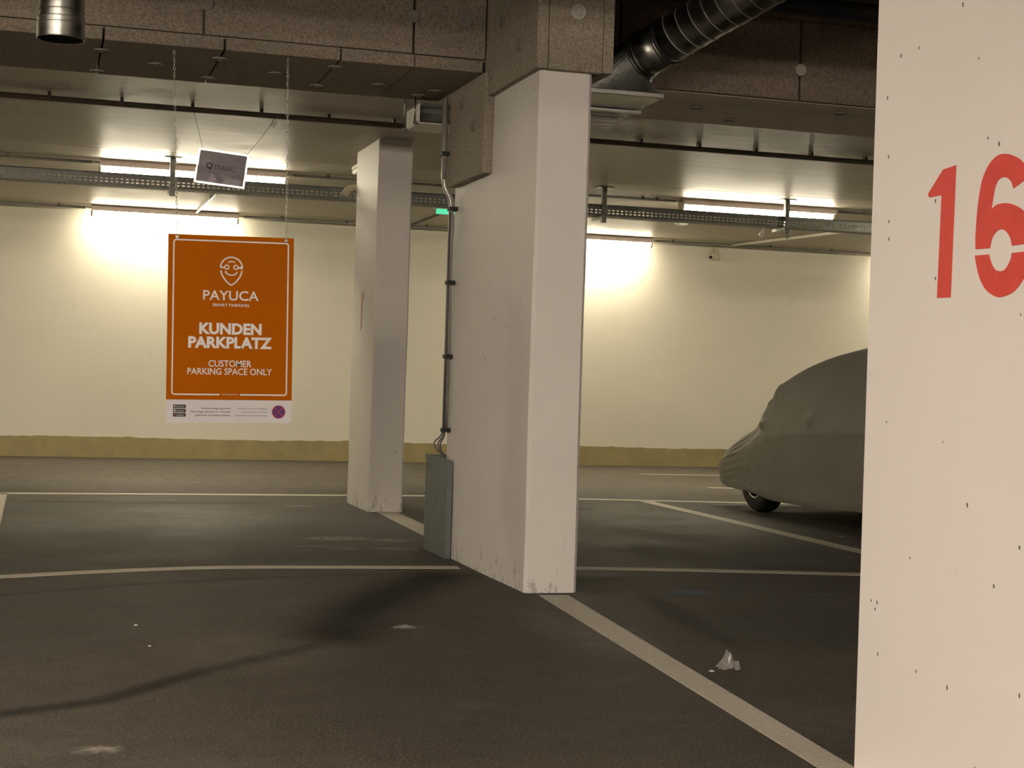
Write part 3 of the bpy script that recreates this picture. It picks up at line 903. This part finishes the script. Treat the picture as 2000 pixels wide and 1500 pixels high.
gd = empty('cable_guard', (2.42, 9.58, 0), 'grey sheet steel guard box at the foot of the tall pillar', 'guard')
o = gd.location.copy()
mm = MB()
mm.box(2.392, 2.397, 9.30, 9.86, .0, .60); mm.box(2.397, 2.60, 9.855, 9.86, .0, .60); mm.box(2.397, 2.424, 9.30, 9.305, .0, .585)
part(mm, 'shell', M['grey_paint'], gd, o)
part(MB().box(2.386, 2.392, 9.30, 9.86, .585, .602), 'lip', M['grey_paint'], gd, o)
for y, z in ((9.36, .05), (9.80, .05), (9.80, .54)):
    part(MB().tube([(2.393, y, z), (2.386, y, z)], .007, 8), 'bolt', M['galv'], gd, o)

# ------------------------------------------------------------------ small fittings
ex = empty('exit_light', (4.20, 16.9, ZC), 'small green lit exit light under the ceiling between the two white pillars', 'exit light')
MB().box(-.10, .30, -.03, .03, -.05, 0, .004).build('housing', M['plastic'], ex)
MB().box(-.07, .28, -.022, .022, -.105, -.05, .004).build('panel', M['green_glow'], ex)
sd = empty('smoke_detector', (7.05, 17.0, ZC), 'round white smoke detector on the ceiling between the two lamps at right', 'detector')
MB().tube([(0, 0, 0), (0, 0, -.02)], .10, 24).build('base', M['white_metal'], sd)
MB().tube([(0, 0, -.02), (0, 0, -.045), (0, 0, -.06)], [.085, .075, .04], 24).build('dome', M['white_metal'], sd)
jb = empty('junction_box', (8.61, 19.58, 2.80), 'small cream junction box high on the rear wall above the covered car', 'junction box')
MB().box(-.055, .055, -.06, .018, -.045, .055, .008).build('box', M['plastic'], jb)
MB().box(-.025, .03, -.05, .0, .055, .115, .004).build('neck', M['plastic'], jb)
MB().tube([(-.08, -.03, -.01), (-.05, -.03, -.01)], .018, 10).build('cable_gland', M['dark'], jb)
hn = empty('siren_horn', (2.545, 13.40, 2.665), 'cream plastic horn siren sticking out behind the short pillar', 'siren')
MB().tube(dense([Vector(p) for p in ((.10, .0, -.01), (.06, .03, .015), (.0, .05, .02), (-.045, .05, -.005), (-.07, .05, -.05))], 5), [.018 + .016 * i / 20 for i in range(21)], 12).build('horn', M['plastic'], hn)
MB().box(.04, .12, -.036, .02, -.04, .03, .006).build('bracket', M['plastic'], hn)
lt = empty('tray_spot_lamp', (6.95, 14.62, 2.655), 'tiny white clip lamp under the cable tray near the right hand hanger', 'lamp')
MB().tube([(0, 0, .035), (-.01, 0, -.02), (-.03, 0, -.05)], [.012, .02, .03], 10).build('body', M['white_metal'], lt)

# ------------------------------------------------------------------ printed signs
def text_mesh(body, width, cap, cx, top, fn, align='C', bold=0.0):
    """text fitted to width x cap height, its top at 'top', mapped through fn(u, v)"""
    cu = bpy.data.curves.new('t', 'FONT')
    cu.body = body; cu.size = 1.0; cu.resolution_u = 3; cu.fill_mode = 'FRONT'; cu.offset = bold
    ob = bpy.data.objects.new('t', cu); col.objects.link(ob)
    bpy.context.view_layer.update()
    dg_ = bpy.context.evaluated_depsgraph_get()
    me = bpy.data.meshes.new_from_object(ob.evaluated_get(dg_))
    bpy.data.objects.remove(ob); bpy.data.curves.remove(cu)
    xs = [v.co.x for v in me.vertices]; ys = [v.co.y for v in me.vertices]
    x0, x1 = min(xs), max(xs)
    caps = 0.73 if body.upper() != body else max(ys) - min(0, min(ys))
    y1 = max(ys)
    sx = width / (x1 - x0); sy = cap / (caps if body.upper() != body else (max(ys) - min(ys)))
    if align == 'C': off = cx - width / 2
    elif align == 'R': off = cx - width
    else: off = cx
    mm = MB()
    mm.v = [tuple(fn(off + (v.co.x - x0) * sx, top - (y1 - v.co.y) * sy)) for v in me.vertices]
    for p in me.polygons: mm.face(list(p.vertices))
    bpy.data.meshes.remove(me)
    return mm

SW, SH = .678, 1.017
sg = empty('hanging_sign', (1.0, 8.76, 1.825), 'orange customer parking sign hanging on two chains', 'sign', rot=(0, math.radians(-.95), 0))
fs = lambda u, v: (u, -.0036, v)
fs2 = lambda u, v: (u, -.0042, v)
MB().box(-SW / 2, SW / 2, -.003, .003, -.893, 0).build('orange_panel', M['orange'], sg)
MB().box(-SW / 2, SW / 2, -.003, .003, -SH, -.893).build('white_strip', M['strip_white'], sg)
# border frame with rounded corners and a gap at the bottom
def arc(cx, cy, r, a0, a1, n=8): return [(cx + r * math.cos(math.radians(a0 + (a1 - a0) * i / n)), cy + r * math.sin(math.radians(a0 + (a1 - a0) * i / n))) for i in range(n + 1)]
bx0, bx1, bt, bb, cr = -.309, .309, -.030, -.864, .014
path = [(-.055, bb), (-.15, bb)] + arc(bx0 + cr, bb + cr, cr, 270, 180) + arc(bx0 + cr, bt - cr, cr, 180, 90) + arc(bx1 - cr, bt - cr, cr, 90, 0) + arc(bx1 - cr, bb + cr, cr, 0, -90) + [(.15, bb), (.055, bb)]
MB().ribbon(path, .0075, fs).build('border_line', M['print_white'], sg, fix=False)
k_ = .000783
def lz(x, y): return ((x - 544) * k_ , -(y - 111) * k_)
logo = MB()
def cz(pts, wd=9.5 * k_, closed=False): logo.ribbon([lz(*p) for p in pts], wd, fs, closed)
cz([(497, 331), (470, 331)] + [(544 + 76 * math.cos(a), 333 + 74 * -math.sin(a)) for a in [PI - PI * i / 22 for i in range(1, 22)]] + [(618, 331), (591, 331)])
for ex_ in (512, 575): cz([(ex_ + 14 * math.cos(2 * PI * i / 18), 328 + 14 * math.sin(2 * PI * i / 18)) for i in range(18)], 8 * k_, True)
cz([(520, 296), (532, 290), (544, 288), (556, 290), (568, 296)], 8 * k_)
cz([(506, 360)] + [(544 + 40 * math.cos(a), 356 + 27 * math.sin(a)) for a in [PI - .15 - (PI - .3) * i / 14 for i in range(15)]] + [(582, 360)], 8.5 * k_)
cz([(471, 352), (477, 376), (488, 398), (505, 422), (524, 441), (544, 453), (564, 441), (583, 422), (600, 398), (611, 376), (617, 352)])
logo.build('logo', M['print_white'], sg, fix=False)
ln_ = lambda body, wd, cap, cx, top, bold=0.0, mat='print_white', al='C', nm='lettering', f=fs: text_mesh(body, wd, cap, cx, top, f, al, bold).build(nm, M[mat], sg, fix=False)
ln_('PAYUCA', .300, .053, 0, -.298, .010)
ln_('SMART PARKING', .196, .016, 0, -.3685, .012)
ln_('KUNDEN', .337, .063, .0, -.4745, .042)
ln_('PARKPLATZ', .452, .063, .0, -.549, .042)
ln_('CUSTOMER', .232, .036, .0, -.677, .010)
ln_('PARKING SPACE ONLY', .456, .036, .0, -.720, .010)
ln_('www.payuca.com', .086, .008, 0, -.8605)
for i, (tx, wd) in enumerate((('Unberechtigt geparkte', .158), ('Fahrzeuge werden zur Anzeige', .212), ('gebracht und abgeschleppt.', .188))):
    ln_(tx, wd, .0095, .006, -.934 - .0185 * i, .014, 'print_grey', 'R')
for i, (tx, wd) in enumerate((('Vehicles parked without', .162), ('authorization will be', .140), ('reported and towed away.', .172))):
    ln_(tx, wd, .0088, .206, -.935 - .0185 * i, .004, 'print_grey', 'R')
for i in range(3):
    z1 = -.920 - .0228 * i
    bd = MB().box(-.302, -.234, -.0042, -.003, z1 - .0195, z1).build('store_badge', M['print_black'], sg)
    text_mesh(('Google Play', 'App Store', 'AppGallery')[i], .040, .0075, -.284, z1 - .0065, lambda u, v: (u, -.0048, v), 'L').build('lettering', M['print_white'], bd, fix=False)
    mm = MB(); mm.prism([(-.297, z1 - .004), (-.288, z1 - .0095), (-.297, z1 - .015)] if i == 0 else [(-.2925 + .0045 * math.cos(a), z1 - .0098 + .0052 * math.sin(a)) for a in [2 * PI * q / 10 for q in range(10)]], lambda a, b, h: (a, h, b), -.0048, -.0044)
    mm.build('icon', M['print_red'] if i == 2 else M['print_white'], bd)
dsc = MB(); dsc.prism([(.268 + .037 * math.cos(2 * PI * q / 36), -.956 + .037 * math.sin(2 * PI * q / 36)) for q in range(36)], lambda a, b, h: (a, h, b), -.0042, -.003)
dsc = dsc.build('no_stopping_disc', M['print_blue'], sg)
mm = MB()
mm.ribbon([(.268 + .0335 * math.cos(2 * PI * q / 36), -.956 + .0335 * math.sin(2 * PI * q / 36)) for q in range(36)], .006, lambda u, v: (u, -.0046, v), True)
for s in (-1, 1):
    mm.ribbon([(.268 - .022 * s, -.956 - .022), (.268 + .022 * s, -.956 + .022)], .0055, lambda u, v: (u, -.0046, v))
mm.build('red_ring_and_cross', M['print_red'], dsc, fix=False)
def chain(p0, p1, name, parent):
    p0, p1 = Vector(p0), Vector(p1)
    n = int((p1 - p0).length / .021)
    mm = MB(); dirn = (p1 - p0).normalized()
    for i in range(n):
        c = p0 + (p1 - p0) * ((i + .5) / n)
        hl = .0125; wd = .0055
        side = Vector((1, 0, 0)) if i % 2 == 0 else Vector((0, 1, 0))
        pts = [c + dirn * (hl * math.cos(a)) + side * (wd * math.sin(a)) for a in [2 * PI * q / 8 for q in range(9)]]
        mm.tube(pts, .0015, 4, False)
    return mm.build(name, M['chain'], parent)
for u, u2 in ((-.292, -.342), (.297, .272)):
    chain((u, 0, -.012), (u2 + .02, 0, .985), 'chain', sg)
    mm = MB().tube([(u, -.0035, -.014), (u, -.0065, -.014)], .008, 10)
    mm.ring((u, -.004, -.014), (0, 1, 0), .008, .003, 12, 5)
    mm.build('eyelet', M['chain'], sg)

# small laminated notice
PW, PH = .356, .243
nt = empty('hanging_notice', (1.237, 11.46, 2.646), 'small laminated notice reading QITASC hanging on two strings before the lamp', 'notice', rot=(math.radians(4), math.radians(4.4), 0))
mm = MB()
n_ = 24
hz = lambda u, v: .004 * math.sin(9 * u + 14 * v) + .010 * math.exp(-((v + .150 + .03 * u) / .012) ** 2) + .006 * math.sin(40 * u + 6) * math.exp(-((v + .215) / .03) ** 2) + .004 * math.sin(70 * u + 30 * v) * math.exp(-((v + .20) / .03) ** 2)
def sheet(mm, a0, a1, b0, b1, dy):
    base = len(mm.v)
    for j in range(n_ + 1):
        for i in range(n_ + 1):
            u = a0 + (a1 - a0) * i / n_; v = b0 + (b1 - b0) * j / n_
            mm.v.append((u + .018 * (v / PH) * .6, hz(u, v) + dy, v))
    for j in range(n_):
        for i in range(n_):
            a = base + j * (n_ + 1) + i
            mm.face((a, a + 1, a + n_ + 2, a + n_ + 1), True)
    return mm
sheet(MB(), -PW / 2 + .011, PW / 2 - .011, -PH + .011, -.011, -.0016).build('paper', M['paper'], nt)
sheet(MB(), -PW / 2, PW / 2, -PH, 0, 0).build('laminate', M['laminate'], nt)
fnn = lambda u, v: (u + .018 * (v / PH) * .6, hz(u, v) - .0026, v)
text_mesh('Q', .046, .046, -.088, -.094, fnn, 'C', .02).build('lettering', M['print_black'], nt, fix=False)
text_mesh('ITASC', .142, .030, .020, -.103, fnn, 'C', .004).build('lettering', M['print_grey'], nt, fix=False)
for u, du in ((-.148, -.100), (.160, .168)):
    mm = MB().tube([(u - .004, 0, -.006), (u + du * .5, -.002, .125), (u + du, 0, .262 if u < 0 else .285)], .0016, 5)
    st_ = mm.build('string', M['string'], nt)
    if u > 0:
        kn = MB()
        for q in range(3): kn.ring((u + du - .004 * q, 0, .262 - .014 * q), (rng.uniform(-1, 1), 1, rng.uniform(-.5, .5)), .016, .0016, 12, 4)
        kn.build('string_knot', M['string'], st_)

# ------------------------------------------------------------------ car under a fitted cover
CX = 6.86
car = empty('covered_car', (CX, 11.5, 0), 'parked car under a grey stretch cover, half hidden by the numbered pillar', 'car')
o = car.location.copy()
# stations: y, hem z, half width, waist z, hood/roof edge z, its half width, centre z
ST = [
    (13.56, .330, .66, .350, .375, .60, .385),
    (13.53, .270, .80, .36, .410, .74, .440),
    (13.42, .205, .84, .39, .480, .785, .550),
    (13.18, .180, .852, .45, .585, .80, .695),
    (12.88, .168, .858, .53, .690, .80, .820),
    (12.74, .160, .860, .58, .750, .798, .880),
    (12.60, .150, .860, .64, .890, .795, .985),
    (12.50, .140, .860, .67, .995, .788, 1.070),
    (12.42, .136, .860, .68, 1.095, .772, 1.140),
    (12.34, .133, .860, .69, 1.135, .755, 1.180),
    (12.05, .125, .860, .72, 1.250, .700, 1.310),
    (11.65, .130, .860, .75, 1.345, .655, 1.420),
    (11.20, .145, .860, .77, 1.400, .630, 1.485),
    (10.70, .165, .860, .78, 1.425, .615, 1.510),
    (10.20, .165, .860, .78, 1.415, .610, 1.500),
    (9.80, .170, .855, .76, 1.34, .60, 1.420),
    (9.50, .180, .84, .70, 1.13, .62, 1.20),
    (9.30, .20, .80, .62, .86, .62, .90),
    (9.22, .26, .70, .50, .62, .56, .64),
]
def cat(vals, q):
    n = len(vals) - 1
    i = min(int(q), n - 1); u = q - i
    a, b, c, d = vals[max(i - 1, 0)], vals[i], vals[i + 1], vals[min(i + 2, n)]
    return .5 * ((2 * b) + (c - a) * u + (2 * a - 5 * b + 4 * c - d) * u * u + (3 * b - a - 3 * c + d) * u ** 3)
def ring_at(q):
    y, zh, hw, zw, ze, we, zc_ = (cat([s[k] for s in ST], q) for k in range(7))
    half = [(hw - .025, zh), (hw - .008, zh + .10), (hw, max(zw - .10, zh + .12)), (hw - .004, zw + .02), (hw - (hw - we) * .30 - .01, zw + (ze - zw) * .45), (we + (hw - we) * .22, zw + (ze - zw) * .84), (we, ze), (we - .045, ze + (zc_ - ze) * .28), (we * .72, ze + (zc_ - ze) * .70), (we * .4, zc_ - (zc_ - ze) * .08), (0, zc_)]
    return y, half
NS, NR = 220, 60
mm = MB()
def g(v, c, w_): return math.exp(-((v - c) / w_) ** 2)
def ridge(y, z, p0, p1, wd):
    """distance falloff to a crease between two (y, z) points"""
    dy, dz = p1[0] - p0[0], p1[1] - p0[1]
    q = max(0, min(1, ((y - p0[0]) * dy + (z - p0[1]) * dz) / (dy * dy + dz * dz)))
    d = math.hypot(y - p0[0] - q * dy, z - p0[1] - q * dz)
    return math.exp(-(d / wd) ** 2) * math.sin(PI * (.08 + .84 * q))
CREASES = [((13.36, .44), (12.95, .53), .012, .014), ((13.34, .39), (13.0, .46), .010, .012), ((13.30, .33), (12.98, .39), .011, .012),
           ((13.25, .50), (12.85, .62), .012, .012), ((13.30, .28), (13.02, .32), .010, .014), ((13.20, .23), (12.90, .26), .010, .016),
           ((13.05, .21), (12.72, .24), .010, .014), ((12.95, .19), (12.55, .20), .008, .012), ((13.10, .42), (12.90, .48), .009, .010),
           ((12.72, .86), (12.45, 1.0), .012, .014), ((12.32, 1.02), (12.24, 1.04), .006, .010), ((12.33, .985), (12.26, 1.00), .006, .010)]
def fold(y, z, side):
    """stretch folds round the nose and along the wing, and what pokes through the cloth"""
    d = 0.0
    s = 13.47 - y
    for p0, p1, wd, amp in CREASES:
        if abs(y - (p0[0] + p1[0]) / 2) < .4: d += amp * ridge(y, z, p0, p1, wd) - amp * .7 * ridge(y, z - wd * 1.7, p0, p1, wd)
    d += .005 * g(z, .385, .010) * min(1, max(0, s) / .9)
    d -= .010 * (1 / (1 + math.exp((z - .372) / .006))) * min(1, max(0, s) / .9)
    if side < 0:
        d += .034 * g(y, 12.57, .07) * g(z, .775, .030)
        d += .032 * g(y, 11.68, .06) * g(z, .835, .026)
        d += .010 * g(y, 11.6, .16) * g(z, .86, .05)
    return d
for i in range(NS + 1):
    q = (len(ST) - 1) * (i / NS)
    y, half = ring_at(q)
    pts = []
    for k in range(NR + 1):
        p = (len(half) - 1) * (k / NR)
        pts.append((cat([h_[0] for h_ in half], p), cat([h_[1] for h_ in half], p)))
    full = [(-x, z) for x, z in pts] + [(x, z) for x, z in pts[:-1][::-1]]
    for (x, z) in full:
        sd_ = -1 if x < 0 else 1
        d = fold(y, z, sd_) if abs(x) > .25 else 0
        # long creases where the cloth spans bonnet and windscreen
        if 12.0 < y < 13.3 and abs(x) > .2 and z > .62:
            d += .006 * math.sin(75 * (abs(x) + .25 * y)) * math.exp(-((y - 12.70) / .25) ** 2)
        zz = z + (.004 * math.sin(7 * y) if z < .2 else 0)
        mm.v.append((CX + x + sd_ * d, y, zz + (.4 * d if abs(x) < .8 else 0)))
nf = 2 * NR + 1
for i in range(NS):
    for k in range(nf - 1):
        a = i * nf + k
        mm.face((a, a + 1, a + nf + 1, a + nf), True)
for i in (0, NS):                                     # close nose and tail
    n0 = len(mm.v); base = i * nf
    mm.v.append((CX, mm.v[base][1] + (.02 if i == 0 else -.02), .42))
    for k in range(nf - 1): mm.face((base + k, base + k + 1, n0), True)
cv_ = part(mm, 'cover', M['cover'], car, o)
md = cv_.modifiers.new('thickness', 'SOLIDIFY'); md.thickness = .004; md.offset = -1
part(MB().box(CX - .70, CX + .70, 9.5, 13.2, .19, .33, .03), 'underbody', M['dark'], car, o)
def wheel(x, y, s):
    mm = MB()
    R, wd = .305, .19
    prof = [(.19, -.5), (.22, -.5), (.275, -.47), (.298, -.36), (R, -.2), (R, .2), (.298, .36), (.275, .47), (.22, .5), (.19, .5)]
    seg = 40
    for k in range(seg):
        a = 2 * PI * k / seg
        for r_, h_ in prof: mm.v.append((x + h_ * wd, y + r_ * math.cos(a), R + r_ * math.sin(a)))
    n = len(prof)
    for k in range(seg):
        j = (k + 1) % seg
        for i in range(n - 1): mm.face((k * n + i, k * n + i + 1, j * n + i + 1, j * n + i), True)
    tyre = part(mm, 'tyre', M['dark'], car, o)
    mm = MB()
    xo = x + s * .40 * wd
    mm.ring((xo, y, R), (1, 0, 0), .185, .014, 36, 8)
    mm.tube([(x, y, R), (xo + s * .006, y, R)], .05, 16)
    for k in range(7):
        a = 2 * PI * k / 7
        mm.tube([(xo, y + .03 * math.cos(a), R + .03 * math.sin(a)), (xo - s * .005, y + .18 * math.cos(a), R + .18 * math.sin(a))], [.022, .015], 6)
    part(mm, 'rim', M['rim'], tyre, o)
    part(MB().tube([(x - s * .02, y, R), (x, y, R)], .188, 30), 'brake_backing', M['dark'], tyre, o)
for x, s in ((CX - .715, -1), (CX + .715, 1)):
    for y in (12.76, 10.30): wheel(x, y, s)

# ------------------------------------------------------------------ litter
def scrap(name, loc, size, h, mat, label, seed, cat_='litter', rot=0.0):
    rr = random.Random(seed)
    n = 7; mm = MB()
    for j in range(n + 1):
        for i in range(n + 1):
            u, v = i / n - .5, j / n - .5
            r_ = max(abs(u), abs(v)) * 2
            z = h * max(0, 1 - r_ ** .8) * (1 + .3 * rr.uniform(-1, 1)) + rr.uniform(0, .12) * h
            mm.v.append((u * size[0] * (1 + .15 * rr.uniform(-1, 1)), v * size[1] * (1 + .15 * rr.uniform(-1, 1)), z + .0008))
    for j in range(n):
        for i in range(n):
            a = j * (n + 1) + i
            mm.face((a, a + 1, a + n + 2)); mm.face((a, a + n + 2, a + n + 1))
    ob = mm.build(name, mat)
    ob.location = loc; ob.rotation_euler = (0, 0, rot)
    return tag(ob, label, cat_)
scrap('crumpled_plastic', (2.60, 5.66, 0), (.085, .06), .085, M['film'], 'crumpled piece of clear plastic film standing on the floor by the slanting line', 3)
scrap('paper_scrap', (2.515, 5.62, 0), (.022, .02), .006, M['print_white'], 'tiny white scrap lying just left of the crumpled plastic film', 4)
scrap('plastic_wrapper', (1.565, 6.76, 0), (.10, .05), .016, M['film'], 'flat clear plastic wrapper on the floor in front of the tall pillar', 5)
scrap('paper_scrap', (.437, 6.92, 0), (.018, .016), .006, M['print_white'], 'tiny white scrap on the dark floor below the orange sign', 6)
scrap('paper_scrap', (.46, 6.40, 0), (.014, .012), .005, M['print_white'], 'smallest white speck of litter in the left foreground', 8)
scrap('wire_scrap', (5.75, 10.60, 0), (.075, .012), .008, M['washer'], 'thin pale scrap on the floor in the shade of the covered car', 9)
